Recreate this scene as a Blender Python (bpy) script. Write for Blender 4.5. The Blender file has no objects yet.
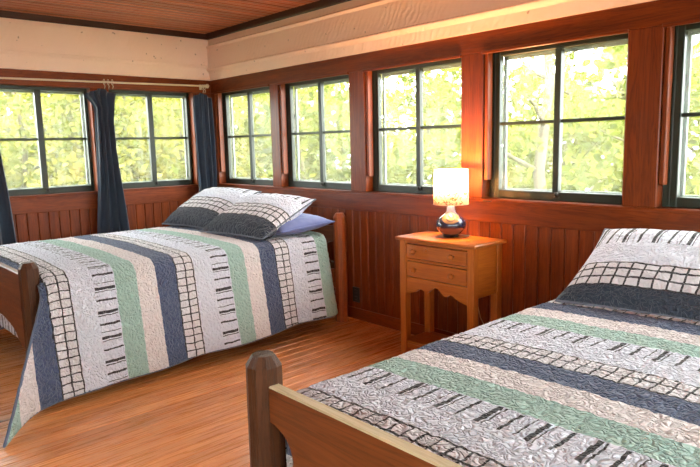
import bpy, bmesh, math, random
from math import sin, cos, pi, radians, sqrt
from mathutils import Vector, Matrix, noise

# ------------------------------------------------------------------ camera, world, sun, exposure
SC = bpy.context.scene
COL = SC.collection
cam_d = bpy.data.cameras.new('camera')
cam = bpy.data.objects.new('camera', cam_d); COL.objects.link(cam)
FPX = 616.76
cam_d.sensor_width = 36.0; cam_d.lens = 36.0 * FPX / 700.0
cam_d.clip_start = 0.05; cam_d.clip_end = 200
CAM = Vector((5.491, -3.209, 1.35))
yaw, pit, rol = radians(137.543), radians(-8.101), radians(-1.3215)
Fv = Vector((cos(pit)*cos(yaw), cos(pit)*sin(yaw), sin(pit)))
R0 = Vector((sin(yaw), -cos(yaw), 0)); U0 = R0.cross(Fv)
Rv = cos(rol)*R0 + sin(rol)*U0; Uv = -sin(rol)*R0 + cos(rol)*U0
M = Matrix.Identity(4)
for i in range(3):
    M[i][0] = Rv[i]; M[i][1] = Uv[i]; M[i][2] = -Fv[i]; M[i][3] = CAM[i]
cam.matrix_world = M
SC.camera = cam

SKY = 9.0
world = bpy.data.worlds.new('sky'); SC.world = world; world.use_nodes = True
bg = world.node_tree.nodes['Background']
bg.inputs['Color'].default_value = (0.93, 0.975, 1.0, 1)
bg.inputs['Strength'].default_value = SKY

sun_d = bpy.data.lights.new('sun', 'SUN'); sun_d.energy = 14.0; sun_d.angle = radians(6)
sun_d.color = (1.0, 0.93, 0.8)
sun = bpy.data.objects.new('sun', sun_d); COL.objects.link(sun)
sun.location = (8, -8, 14)
sun.rotation_euler = Vector((-0.30, 0.42, -1.0)).to_track_quat('-Z', 'Y').to_euler()

vs = SC.view_settings
vs.view_transform = 'Standard'; vs.look = 'None'; vs.gamma = 1.0; vs.use_curve_mapping = False
vs.exposure = 0.97
SC.cycles.max_bounces = 14; SC.cycles.diffuse_bounces = 7; SC.cycles.transparent_max_bounces = 24
SC.cycles.sample_clamp_indirect = 12.0
SC.cycles.use_denoising = True

RNG = random.Random(7)

# ------------------------------------------------------------------ node helper
class NT:
    def __init__(s, name):
        s.mat = bpy.data.materials.new(name); s.mat.use_nodes = True
        s.t = s.mat.node_tree; s.n = s.t.nodes; s.l = s.t.links
        s.n.clear()
        s.out = s.n.new('ShaderNodeOutputMaterial')
    def node(s, typ, **kw):
        nd = s.n.new(typ)
        for k, v in kw.items():
            if k.startswith('_'): setattr(nd, k[1:], v)
            else: s.put(nd.inputs[k.replace('__', ' ')], v)
        return nd
    def put(s, sock, v):
        if isinstance(v, bpy.types.NodeSocket): s.l.new(v, sock)
        elif isinstance(v, (tuple, list)) and len(v) == 3 and sock.type == 'RGBA': sock.default_value = (*v, 1)
        else: sock.default_value = v
    def math(s, op, a, b=None, c=None, clamp=False):
        nd = s.n.new('ShaderNodeMath'); nd.operation = op; nd.use_clamp = clamp
        for i, v in enumerate((a, b, c)):
            if v is not None: s.put(nd.inputs[i], v)
        return nd.outputs[0]
    def vmath(s, op, a, b=None):
        nd = s.n.new('ShaderNodeVectorMath'); nd.operation = op
        s.put(nd.inputs[0], a)
        if b is not None: s.put(nd.inputs[1], b)
        return nd.outputs[0]
    def mix(s, fac, a, b, mode='MIX'):
        nd = s.n.new('ShaderNodeMix'); nd.data_type = 'RGBA'; nd.blend_type = mode
        s.put(nd.inputs[0], fac); s.put(nd.inputs[6], a); s.put(nd.inputs[7], b)
        return nd.outputs[2]
    def ramp(s, fac, stops, interp='LINEAR'):
        nd = s.n.new('ShaderNodeValToRGB'); cr = nd.color_ramp; cr.interpolation = interp
        while len(cr.elements) < len(stops): cr.elements.new(0.5)
        for e, (p, c) in zip(cr.elements, stops):
            e.position = p; e.color = (*c, 1) if len(c) == 3 else c
        s.put(nd.inputs[0], fac)
        return nd.outputs[0]
    def noise(s, vec, scale, detail=3, rough=0.5, dist=0.0):
        nd = s.node('ShaderNodeTexNoise', Scale=scale, Detail=detail, Roughness=rough, Distortion=dist)
        s.put(nd.inputs['Vector'], vec)
        return nd.outputs[0]
    def bump(s, h, strength=0.3, dist=0.01, normal=None):
        nd = s.node('ShaderNodeBump', Strength=strength, Distance=dist, Height=h)
        if normal is not None: s.put(nd.inputs['Normal'], normal)
        return nd.outputs[0]
    def principled(s, color, rough=0.5, normal=None, coat=0.0, spec=0.5, metal=0.0, sheen=0.0):
        nd = s.n.new('ShaderNodeBsdfPrincipled')
        s.put(nd.inputs['Base Color'], color); s.put(nd.inputs['Roughness'], rough)
        nd.inputs['Coat Weight'].default_value = coat; nd.inputs['Coat Roughness'].default_value = 0.15
        nd.inputs['Specular IOR Level'].default_value = spec; nd.inputs['Metallic'].default_value = metal
        nd.inputs['Sheen Weight'].default_value = sheen
        if normal is not None: s.put(nd.inputs['Normal'], normal)
        s.l.new(nd.outputs[0], s.out.inputs[0])
        return nd
    def done(s, shader=None):
        if shader is not None: s.l.new(shader, s.out.inputs[0])
        return s.mat

# ------------------------------------------------------------------ materials
def wood(name, dark, light, axis, rough=0.35, coat=0.25, scale=1.0, vary=0.35, knots=0.0, bumpy=0.15, gscale=14.0, spec=0.28, stretch=0.07, ringw=0.22, boards=0.0):
    """stained boards: grain stretched along AXIS of the object"""
    N = NT(name)
    tc = N.n.new('ShaderNodeTexCoord'); oi = N.n.new('ShaderNodeObjectInfo')
    off = N.math('MULTIPLY', oi.outputs['Random'], 37.0)
    p = N.vmath('ADD', tc.outputs['Object'], off)
    st = [1.0, 1.0, 1.0]; st[axis] = stretch
    mp = N.n.new('ShaderNodeMapping'); N.put(mp.inputs['Vector'], p); mp.inputs['Scale'].default_value = [v*scale for v in st]
    q = mp.outputs[0]
    g1 = N.noise(q, gscale, 6, 0.6, 0.6)
    g2 = N.noise(q, gscale*6, 3, 0.6)
    rings = N.math('ABSOLUTE', N.math('SINE', N.math('MULTIPLY', g1, 34.0)))
    f = N.math('ADD', N.math('MULTIPLY', g1, 0.75), N.math('MULTIPLY', rings, ringw))
    f = N.math('ADD', f, N.math('MULTIPLY', N.math('SUBTRACT', g2, 0.5), 0.35))
    mid = tuple((a+b)/2 for a, b in zip(dark, light))
    c = N.ramp(f, [(0.25, dark), (0.55, mid), (0.82, light)])
    rv = N.math('ADD', 1.0 - vary/2, N.math('MULTIPLY', oi.outputs['Random'], vary))
    hv = N.n.new('ShaderNodeHueSaturation'); N.put(hv.inputs['Value'], rv); N.put(hv.inputs['Color'], c)
    c = hv.outputs[0]
    if boards:      # each narrow board has a tone of its own
        sx = N.n.new('ShaderNodeSeparateXYZ'); N.put(sx.inputs[0], tc.outputs['Object'])
        wn = N.n.new('ShaderNodeTexWhiteNoise'); wn.noise_dimensions = '1D'
        N.put(wn.inputs['W'], N.math('FLOOR', N.math('DIVIDE', N.math('ADD', sx.outputs[0], 0.05), boards)))
        h2 = N.n.new('ShaderNodeHueSaturation'); N.put(h2.inputs['Color'], c)
        N.put(h2.inputs['Value'], N.math('ADD', 0.55, N.math('MULTIPLY', wn.outputs[0], 0.85))); c = h2.outputs[0]
    if knots:
        st2 = [6.5, 6.5, 6.5]; st2[axis] = 1.6
        mk = N.n.new('ShaderNodeMapping'); N.put(mk.inputs['Vector'], p); mk.inputs['Scale'].default_value = st2
        vo = N.n.new('ShaderNodeTexVoronoi'); vo.inputs['Scale'].default_value = 0.55; N.put(vo.inputs['Vector'], mk.outputs[0])
        wob = N.math('MULTIPLY', N.math('SUBTRACT', N.noise(p, 30, 2), 0.5), 0.10)
        d = N.math('ADD', vo.outputs['Distance'], wob)
        k = N.ramp(d, [(0.0, (1, 1, 1)), (knots*0.6, (0.9, 0.9, 0.9)), (knots, (0, 0, 0))])
        c = N.mix(N.math('MULTIPLY', k, 0.85), c, tuple(v*0.18 for v in dark))
    b = N.bump(N.math('ADD', g2, rings), bumpy, 0.002)
    N.principled(c, N.math('ADD', rough-0.06, N.math('MULTIPLY', g2, 0.12)), b, coat=coat, spec=spec)
    return N.done()

WALLW = {a: wood('wall_wood_%s' % 'xyz'[a], (0.10, 0.0150, 0.0018), (0.27, 0.050, 0.0065), a, 0.36, 0.05, vary=0.22) for a in range(3)}
DARKW = {a: wood('dark_trim_wood_%s' % 'xyz'[a], (0.022, 0.006, 0.003), (0.06, 0.016, 0.007), a, 0.45, 0.05) for a in range(2)}
CEILW = wood('ceiling_wood', (0.22, 0.060, 0.027), (0.44, 0.150, 0.075), 1, 0.32, 0.12, gscale=22, boards=0.044)
FLOORW = wood('floor_wood', (0.54, 0.175, 0.047), (0.88, 0.37, 0.125), 1, 0.28, 0.15, vary=0.20, spec=0.5, knots=0.12, gscale=16, bumpy=0.06, stretch=0.035, ringw=0.12)
PINE = {a: wood('pine_%s' % 'xyz'[a], (0.32, 0.070, 0.008), (0.53, 0.148, 0.019), a, 0.36, 0.12, vary=0.12, knots=0.05) for a in range(3)}
BEDW = {a: wood('bed_wood_%s' % 'xyz'[a], (0.090, 0.022, 0.0055), (0.225, 0.064, 0.017), a, 0.42, 0.04, vary=0.2) for a in range(3)}
HEADW = wood('lamplit_post_wood', (0.15, 0.028, 0.006), (0.34, 0.080, 0.018), 2, 0.42, 0.05, bumpy=0.4)  # post wood made redder and brighter, lamp glow put into its colour
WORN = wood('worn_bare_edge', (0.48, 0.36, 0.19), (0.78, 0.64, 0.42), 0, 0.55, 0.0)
POSTW = wood('bed_post_wood', (0.030, 0.0095, 0.0030), (0.105, 0.036, 0.012), 2, 0.45, 0.0, bumpy=0.5)

def plain(name, col, rough=0.5, metal=0.0, bump=None, spec=0.5, coat=0.0):
    N = NT(name)
    tc = N.n.new('ShaderNodeTexCoord')
    n = N.noise(tc.outputs['Object'], 9, 3)
    c = N.mix(N.math('MULTIPLY', n, 0.25), col, tuple(v*0.7 for v in col))
    b = N.bump(N.noise(tc.outputs['Object'], bump[0], 3), bump[1], bump[2]) if bump else None
    N.principled(c, rough, b, metal=metal, spec=spec, coat=coat)
    return N.done()

GREEN = plain('green_sash_paint', (0.018, 0.024, 0.014), 0.38, bump=(40, 0.1, 0.002))
GREY_SCREEN = plain('grey_screen_frame', (0.36, 0.42, 0.40), 0.5)
METAL = plain('dark_metal', (0.05, 0.045, 0.04), 0.35, 0.7)
BRASS = plain('pale_metal', (0.72, 0.62, 0.46), 0.35, 0.8)
RODM = plain('cream_rod', (0.72, 0.58, 0.42), 0.45)
BLACK = plain('black_plastic', (0.012, 0.011, 0.011), 0.4)
MATT = plain('mattress_ticking', (0.62, 0.60, 0.58), 0.85)
CORDM = plain('cord_rubber', (0.45, 0.30, 0.18), 0.5)
CONC = plain('outside_wall', (0.25, 0.20, 0.15), 0.8)

def m_beam():
    N = NT('painted_hewn_beam')
    tc = N.n.new('ShaderNodeTexCoord'); p = tc.outputs['Object']
    n = N.noise(p, 2.2, 4)
    c = N.mix(n, (0.87, 0.59, 0.43), (0.93, 0.69, 0.54))
    # adze scallops: slanted ridges gathered in patches
    mp = N.n.new('ShaderNodeMapping'); N.put(mp.inputs['Vector'], p); mp.inputs['Rotation'].default_value = (0, -0.55, 0)
    wv = N.n.new('ShaderNodeTexWave'); N.put(wv.inputs['Vector'], mp.outputs[0])
    wv.bands_direction = 'X'; wv.inputs['Scale'].default_value = 8.0; wv.inputs['Distortion'].default_value = 5.0; wv.inputs['Detail Scale'].default_value = 1.6; wv.inputs['Detail'].default_value = 2
    mask = N.ramp(N.noise(p, 1.4, 2), [(0.36, (0, 0, 0)), (0.56, (1, 1, 1))])
    h = N.math('ADD', N.math('MULTIPLY', wv.outputs[1], mask), N.math('MULTIPLY', N.noise(p, 40, 3), 0.25))
    sp = N.ramp(N.noise(p, 24, 1), [(0.22, (1, 1, 1)), (0.26, (0, 0, 0))])
    c = N.mix(N.math('MULTIPLY', sp, 0.6), c, (0.25, 0.13, 0.08))
    N.principled(c, 0.5, N.bump(h, 0.45, 0.004), spec=0.4)
    return N.done()
BEAM = m_beam()

NAVY = (0.085, 0.108, 0.195); GRN = (0.41, 0.585, 0.515); CREAM = (0.87, 0.785, 0.775); WHT = (0.80, 0.81, 0.91); GRIDBG = (0.84, 0.80, 0.83); BLK = (0.012, 0.008, 0.010)
def m_quilt(name, row=0.044, bump_d=0.0115, navy=NAVY, cols=2.0):
    """patchwork stripes read from UV: U counts stripes, V is metres along the stripe"""
    N = NT(name)
    uv = N.n.new('ShaderNodeUVMap'); uv.uv_map = 'UVMap'
    sp = N.n.new('ShaderNodeSeparateXYZ'); N.put(sp.inputs[0], uv.outputs[0])
    cm = N.n.new('ShaderNodeCombineXYZ')
    N.put(cm.inputs[0], N.math('MULTIPLY', sp.outputs[0], 0.123)); N.put(cm.inputs[1], sp.outputs[1])
    P = cm.outputs[0]
    w1 = N.math('MULTIPLY', N.math('SUBTRACT', N.noise(P, 22, 2), 0.5), 0.10)
    w2 = N.math('MULTIPLY', N.math('SUBTRACT', N.noise(P, 17, 2), 0.5), 0.016)
    u = N.math('ADD', sp.outputs[0], w1); v = N.math('ADD', sp.outputs[1], w2)
    k = N.math('DIVIDE', N.math('FLOORED_MODULO', u, 6.0), 6.0)
    c = N.ramp(k, [(0, navy), (1/6, GRIDBG), (2/6, WHT), (3/6, WHT), (4/6, GRN), (5/6, CREAM)], 'CONSTANT')
    k6 = N.math('MULTIPLY', k, 6.0)
    def band(x, a, b): return N.math('MULTIPLY', N.math('GREATER_THAN', x, a), N.math('LESS_THAN', x, b))
    isg = band(k6, 1.0, 2.0)
    fu = N.math('FRACT', N.math('MULTIPLY', N.math('SUBTRACT', k6, 1.0), cols))
    lu = N.math('MAXIMUM', band(fu, 0.0, 0.068*cols), band(k6, 1.94, 2.0))
    lv = band(N.math('FRACT', N.math('DIVIDE', v, row)), 0.0, 0.15)
    grid = N.math('MULTIPLY', isg, N.math('MAXIMUM', lu, lv))
    isb = band(k6, 3.03, 3.97)
    t = N.math('FRACT', N.math('DIVIDE', v, 0.27))
    bars = band(t, 0.0, 0.055)
    for a, b in ((0.08, 0.095), (0.25, 0.285), (0.48, 0.54), (0.565, 0.585), (0.73, 0.77), (0.90, 0.915)): bars = N.math('MAXIMUM', bars, band(t, a, b))
    brk = N.math('GREATER_THAN', N.noise(P, 12, 2), 0.27)
    bars = N.math('MULTIPLY', N.math('MULTIPLY', isb, bars), brk)
    ink = N.math('MAXIMUM', grid, bars)
    c = N.mix(N.math('MULTIPLY', N.noise(P, 60, 3), 0.22), c, (0.5, 0.48, 0.5), 'MULTIPLY')
    c = N.mix(N.math('MULTIPLY', ink, 0.97), c, BLK)
    # meandering quilting stitches: contour lines of a noise field
    g1 = N.math('ABSOLUTE', N.math('SUBTRACT', N.noise(P, 34.0, 1.0, 0.5, 0.5), 0.5))
    g2 = N.math('ABSOLUTE', N.math('SUBTRACT', N.noise(N.vmath('ADD', P, (7.3, 2.1, 4.4)), 27.0, 1.0, 0.5, 0.5), 0.5))
    st = N.math('MULTIPLY', N.math('MINIMUM', g1, g2), 9.0, None, True)
    h = N.math('ADD', N.math('POWER', st, 0.7), N.math('MULTIPLY', N.noise(P, 80, 2), 0.35))
    N.principled(c, 0.85, N.bump(h, 1.0, bump_d), spec=0.2, sheen=0.18)
    return N.done()
QUILT = m_quilt('patchwork_quilt')
SHAM = m_quilt('patchwork_sham', row=0.054, bump_d=0.009, navy=(0.042, 0.051, 0.076), cols=3.0)

def m_cloth(name, a, b, sc=(220, 220, 220), sheen=0.2):
    N = NT(name); tc = N.n.new('ShaderNodeTexCoord'); p = tc.outputs['Object']
    n = N.noise(p, 5, 3)
    c = N.mix(n, a, b)
    N.principled(c, 0.8, N.bump(N.noise(p, sc[0], 2), 0.25, 0.002), spec=0.25, sheen=sheen)
    return N.done()
CURT = m_cloth('slate_blue_curtain', (0.030, 0.040, 0.062), (0.060, 0.078, 0.112))
BLUEP = m_cloth('plain_blue_pillowcase', (0.10, 0.125, 0.30), (0.14, 0.17, 0.37))
BIND = m_cloth('quilt_binding', (0.09, 0.11, 0.17), (0.13, 0.15, 0.21))
SHAMPIPE = m_cloth('sham_piping', (0.10, 0.11, 0.14), (0.15, 0.16, 0.20))

def m_glass():
    N = NT('window_glass_with_screen_haze')
    tr = N.node('ShaderNodeBsdfTransparent', Color=(0.93, 0.95, 0.92))
    tl = N.node('ShaderNodeBsdfTranslucent', Color=(0.9, 0.92, 0.88))
    gl = N.node('ShaderNodeBsdfGlossy', Roughness=0.02)
    tc = N.n.new('ShaderNodeTexCoord')
    hz = N.math('MULTIPLY', N.noise(tc.outputs['Object'], 12, 4), 0.05)
    m1 = N.n.new('ShaderNodeMixShader'); N.put(m1.inputs[0], hz); N.l.new(tr.outputs[0], m1.inputs[1]); N.l.new(tl.outputs[0], m1.inputs[2])
    m2 = N.n.new('ShaderNodeMixShader'); m2.inputs[0].default_value = 0.008; N.l.new(m1.outputs[0], m2.inputs[1]); N.l.new(gl.outputs[0], m2.inputs[2])
    return N.done(m2.outputs[0])
GLASS = m_glass()

def m_leaf(name, a, b, c3):
    N = NT(name)
    g = N.n.new('ShaderNodeNewGeometry')
    c = N.ramp(g.outputs['Random Per Island'], [(0.0, a), (0.5, b), (1.0, c3)])
    d = N.node('ShaderNodeBsdfDiffuse', Color=c)
    t = N.n.new('ShaderNodeBsdfTranslucent'); N.put(t.inputs[0], c)
    m = N.n.new('ShaderNodeMixShader'); m.inputs[0].default_value = 0.5
    N.l.new(d.outputs[0], m.inputs[1]); N.l.new(t.outputs[0], m.inputs[2])
    return N.done(m.outputs[0])
LEAF = [m_leaf('leaf_bright', (0.078, 0.098, 0.012), (0.140, 0.160, 0.023), (0.218, 0.226, 0.043)),
        m_leaf('leaf_yellow', (0.140, 0.144, 0.017), (0.218, 0.211, 0.033), (0.312, 0.273, 0.078)),
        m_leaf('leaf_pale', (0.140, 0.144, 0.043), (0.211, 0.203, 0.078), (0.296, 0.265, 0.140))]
BARK = plain('bark', (0.105, 0.085, 0.05), 0.9, bump=(14, 0.6, 0.03))
GROUND = plain('leaf_litter', (0.20, 0.17, 0.07), 0.95, bump=(5, 0.5, 0.05))

# ------------------------------------------------------------------ mesh helpers
def bm_obj(name, bm, mat, parent=None, smooth=False, loc=None, rot=None):
    bmesh.ops.recalc_face_normals(bm, faces=bm.faces)
    me = bpy.data.meshes.new(name); bm.to_mesh(me); bm.free()
    if mat is not None: me.materials.append(mat)
    if smooth:
        for p in me.polygons: p.use_smooth = True
    return link(name, me, parent, loc, rot)
def link(name, me, parent=None, loc=None, rot=None):
    o = bpy.data.objects.new(name, me); COL.objects.link(o)
    if parent is not None: o.parent = parent
    if loc is not None: o.location = loc
    if rot is not None: o.rotation_euler = rot
    return o
def empty(name, loc=(0, 0, 0), rz=0):
    o = bpy.data.objects.new(name, None); COL.objects.link(o); o.location = loc; o.rotation_euler = (0, 0, rz)
    o.empty_display_size = 0.1
    return o
def tag(o, label, cat, group=None):
    o['label'] = label; o['category'] = cat
    if group: o['group'] = group
    return o
def struct(o, label=None, cat=None):
    o['kind'] = 'structure'
    if label: o['label'] = label
    if cat: o['category'] = cat
    return o
def add_box(bm, x0, x1, y0, y1, z0, z1, bev=0.0, seg=1):
    r = bmesh.ops.create_cube(bm, size=1.0, matrix=Matrix.Translation(((x0+x1)/2, (y0+y1)/2, (z0+z1)/2)) @ Matrix.Diagonal((x1-x0, y1-y0, z1-z0, 1)))
    if bev:
        es = list({e for v in r['verts'] for e in v.link_edges})
        bmesh.ops.bevel(bm, geom=es, offset=bev, segments=seg, affect='EDGES', profile=0.5)
def box(name, x0, x1, y0, y1, z0, z1, mat, parent=None, bev=0.003, origin=True):
    """a bevelled board as its own object; the origin sits in its centre so that grain varies per board"""
    bm = bmesh.new()
    if origin:
        c = ((x0+x1)/2, (y0+y1)/2, (z0+z1)/2)
        add_box(bm, x0-c[0], x1-c[0], y0-c[1], y1-c[1], z0-c[2], z1-c[2], bev)
        return bm_obj(name, bm, mat, parent, loc=c)
    add_box(bm, x0, x1, y0, y1, z0, z1, bev)
    return bm_obj(name, bm, mat, parent)
def add_lathe(bm, prof, n=24, center=(0, 0)):
    rings = []
    for r, z in prof:
        rings.append([bm.verts.new((center[0]+r*cos(2*pi*i/n), center[1]+r*sin(2*pi*i/n), z)) for i in range(n)])
    for a, b in zip(rings, rings[1:]):
        for i in range(n): bm.faces.new((a[i], a[(i+1) % n], b[(i+1) % n], b[i]))
    if prof[0][0] > 1e-5: bm.faces.new(rings[0][::-1])
    if prof[-1][0] > 1e-5: bm.faces.new(rings[-1])
def add_tube(bm, pts, r, n=8, closed=False, rad=None):
    pts = [Vector(p) for p in pts]; m = len(pts); rings = []
    up = Vector((0, 0, 1)); prev = None
    for i, p in enumerate(pts):
        a = pts[(i-1) % m] if (closed or i > 0) else p
        b = pts[(i+1) % m] if (closed or i < m-1) else p
        t = (b-a).normalized()
        if prev is None:
            s = t.cross(up)
            if s.length < 0.05: s = t.cross(Vector((1, 0, 0)))
        else: s = prev - t*prev.dot(t)
        s.normalize(); prev = s; w = t.cross(s)
        rr = rad[i] if rad else r
        rings.append([bm.verts.new(p + rr*(cos(2*pi*k/n)*s + sin(2*pi*k/n)*w)) for k in range(n)])
    for i in range(m if closed else m-1):
        a, b = rings[i], rings[(i+1) % m]
        for k in range(n): bm.faces.new((a[k], a[(k+1) % n], b[(k+1) % n], b[k]))
    if not closed:
        bm.faces.new(rings[0][::-1]); bm.faces.new(rings[-1])
def add_prism(bm, outline, axis, a, b):
    """extrude a 2-D outline along an axis (0 x: outline = (y,z); 1 y: (x,z); 2 z: (x,y))"""
    def P(u, v, w): return ((w, u, v), (u, w, v), (u, v, w))[axis]
    A = [bm.verts.new(P(u, v, a)) for u, v in outline]; B = [bm.verts.new(P(u, v, b)) for u, v in outline]
    n = len(outline)
    fa = bm.faces.new(A); fb = bm.faces.new(B[::-1])
    for i in range(n): bm.faces.new((A[i], B[i], B[(i+1) % n], A[(i+1) % n]))
    return fa, fb

# ------------------------------------------------------------------ room shell
RX, RY = 7.6, -5.2            # room runs x 0..RX, y RY..0
ZC = 2.44                     # ceiling
SILL, HEAD = 1.005, 1.892
TH = 0.14

# floor boards, one by one
PW = 0.0835
bm = bmesh.new(); add_box(bm, -0.05, RX+0.05, RY-0.05, 0.05, -0.12, -0.022)
floor = struct(bm_obj('floor', bm, DARKW[1]))
bm = bmesh.new(); add_box(bm, -PW/2+0.0016, PW/2-0.0016, RY/2, -RY/2, -0.022, 0.0, 0.0022)
pm = bpy.data.meshes.new('plank'); bm.to_mesh(pm); bm.free(); pm.materials.append(FLOORW)
n = int(RX/PW)
for i in range(n):
    link('plank', pm, floor, (PW*(i+0.5), RY/2, 0))

# ceiling: narrow beaded boards as one grooved slab
bm = bmesh.new(); out = []
w = 0.088; x = -0.05
while x < RX+0.05:
    out += [(x, ZC+0.020), (x+0.012, ZC), (x+w*0.45, ZC), (x+w*0.5, ZC+0.008), (x+w*0.55, ZC), (x+w-0.012, ZC), (x+w, ZC+0.020)]; x += w
out += [(x, ZC+0.08), (-0.05, ZC+0.08)]
add_prism(bm, out, 1, RY-0.05, 0.05)
ceiling = struct(bm_obj('ceiling', bm, CEILW))
bm = bmesh.new(); add_box(bm, -0.6, RX+0.6, RY-0.6, 0.6, ZC+0.1, ZC+0.2)
struct(bm_obj('trim_5', bm, CONC), 'flat roof deck above the beaded ceiling')

win_no = [0]
def window(u0, u1, M4, hidden=False, sw=0.019, fw=0.034):
    """a green four-light sash in an opening u0..u1 along the wall; local frame: +x along wall, +y outwards, z up"""
    win_no[0] += 1
    z0, z1 = SILL, HEAD
    ys = 0.075                                        # the sash sits back in the wall
    bm = bmesh.new()
    for a in ((u0, u0+fw, z0, z1), (u1-fw, u1, z0, z1), (u0+fw, u1-fw, z0, z0+0.052), (u0+fw, u1-fw, z1-0.028, z1)):
        add_box(bm, a[0], a[1], ys, ys+0.04, a[2], a[3], 0.003)
    root = struct(bm_obj('window_%d' % win_no[0], bm, GREEN))
    root.matrix_world = M4
    if hidden: return root
    m = (u0+u1)/2; zm = 1.462
    g0, g1, h0, h1 = u0+fw, u1-fw, z0+0.052, z1-0.028
    box('stile', m-sw, m+sw, ys-0.006, ys+0.034, h0, h1, GREEN, root)
    box('glazing_bar', g0, m-sw, ys+0.006, ys+0.03, zm-0.010, zm+0.010, GREEN, root)
    box('glazing_bar', m+sw, g1, ys+0.006, ys+0.03, zm-0.010, zm+0.010, GREEN, root)
    for a0, a1 in ((g0, m-sw), (m+sw, g1)):
        for b0, b1 in ((h0, zm-0.010), (zm+0.010, h1)):
            box('pane', a0-0.004, a1+0.004, ys+0.017, ys+0.020, b0-0.004, b1+0.004, GLASS, root, bev=0)
    # pale outer screen frame behind the sash
    bm = bmesh.new()
    for a in ((g0-0.01, g0+0.012, h0-0.01, h1+0.01), (g1-0.012, g1+0.01, h0-0.01, h1+0.01), (g0, g1, h1-0.02, h1+0.01), (g0, g1, h0-0.01, h0+0.008)):
        add_box(bm, a[0], a[1], ys+0.055, ys+0.07, a[2], a[3], 0.001)
    bm_obj('screen_frame', bm, GREY_SCREEN, root)
    bm = bmesh.new()
    add_lathe(bm, [(0.0, -0.014), (0.010, -0.010), (0.013, 0.0), (0.010, 0.010), (0.0, 0.014)], 10)
    add_box(bm, -0.016, 0.016, -0.004, 0.010, -0.020, -0.012, 0.002)
    bm_obj('latch', bm, METAL, root, True, loc=(m+0.012, ys-0.012, z0+0.040))
    return root

# planks for the wainscot, shared mesh (local: x along wall, +y into the wall)
WP = 0.0838
bm = bmesh.new()
hw = WP/2-0.0008
add_prism(bm, [(-hw, 0.016), (-hw, 0.006), (-hw+0.006, 0.0), (hw-0.006, 0.0), (hw, 0.006), (hw, 0.016)], 2, 0.085, 0.862)
bmesh.ops.recalc_face_normals(bm, faces=bm.faces)
wpm = bpy.data.meshes.new('plank'); bm.to_mesh(wpm); bm.free(); wpm.materials.append(WALLW[2])

def panelled_wall(side, M4, length, openings, full=True):
    bm = bmesh.new()
    add_box(bm, 0, length, 0.022, TH, 0, SILL-0.02)
    add_box(bm, 0, length, 0.022, TH, HEAD+0.02, ZC+0.09)
    add_box(bm, -TH, 0, 0, TH, 0, ZC+0.09); add_box(bm, length, length+TH, 0, TH, 0, ZC+0.09)
    wall = bm_obj('wall_'+side, bm, WALLW[0]); struct(wall); wall.matrix_world = M4
    n = int(length/WP)
    for i in range(n): link('plank', wpm, wall, (WP*(i+0.5), 0.005, 0))
    # rail under the windows, header over them
    box('rail_board', 0, length, 0.0, 0.022, 0.858, SILL-0.012, WALLW[0], wall)
    box('sill_board', 0, length, -0.004, TH+0.02, SILL-0.020, SILL, WALLW[0], wall, 0.004)
    box('header_board', 0, length, 0.0, 0.022, HEAD, 2.05, WALLW[0], wall)
    box('head_jamb', 0, length, 0.004, TH+0.02, HEAD, HEAD+0.02, WALLW[0], wall)
    e = 0.0
    for a, b in list(openings)+[(length, None)]:
        if a-e > 0.01:
            box('post', e, a, 0.0, TH, SILL, HEAD, WALLW[2], wall, 0.004)
        if b is None: break
        e = b
    bb = box('baseboard_'+side, 0, length, -0.010, 0.012, 0, 0.088, WALLW[0], None, 0.004, origin=False)
    bb.matrix_world = M4; struct(bb)
    return wall

def frame_mat(origin, xdir):
    x = Vector(xdir).normalized(); z = Vector((0, 0, 1)); y = z.cross(x)
    m = Matrix.Identity(4)
    for i in range(3): m[i][0] = x[i]; m[i][1] = y[i]; m[i][2] = z[i]; m[i][3] = origin[i]
    return m
MR = frame_mat((0, 0, 0), (1, 0, 0))           # wall with the beds' heads: local = world
ML = frame_mat((0, RY, 0), (0, 1, 0))          # wall with the curtains: local x = y - RY, +y local = -x world

openR = [(0.075, 0.985), (1.112, 2.006), (2.170, 3.049), (3.215, 4.086), (4.258, 5.13), (5.30, 6.17), (6.34, 7.21)]
wall_right = panelled_wall('right', MR, RX, openR)
for i, (a, b) in enumerate(openR):
    w = window(a+0.036, b, MR)
    for k, (o, d) in enumerate(((0.0, 0.030),)):
        box('stop_strip', a+0.004, a+0.028, 0.012, 0.062, 1.12, HEAD, WALLW[2], w, 0.003)
        box('jamb_board', a, a+0.036, 0.075, TH, SILL, HEAD, GREEN, w, 0.002)
    box('drip_strip', a-0.004, b+0.004, -0.016, 0.004, HEAD-0.014, HEAD+0.004, WALLW[0], w, 0.003)
openL = [(-4.90, -4.07), (-3.93, -3.10), (-2.96, -2.13), (-1.985, -1.170), (-1.010, -0.200)]
wall_left = panelled_wall('left', ML, -RY, [(a-RY, b-RY) for a, b in openL])
for a, b in openL: window(a-RY+0.004, b-RY-0.004, ML, sw=0.024, fw=0.027)

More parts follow.
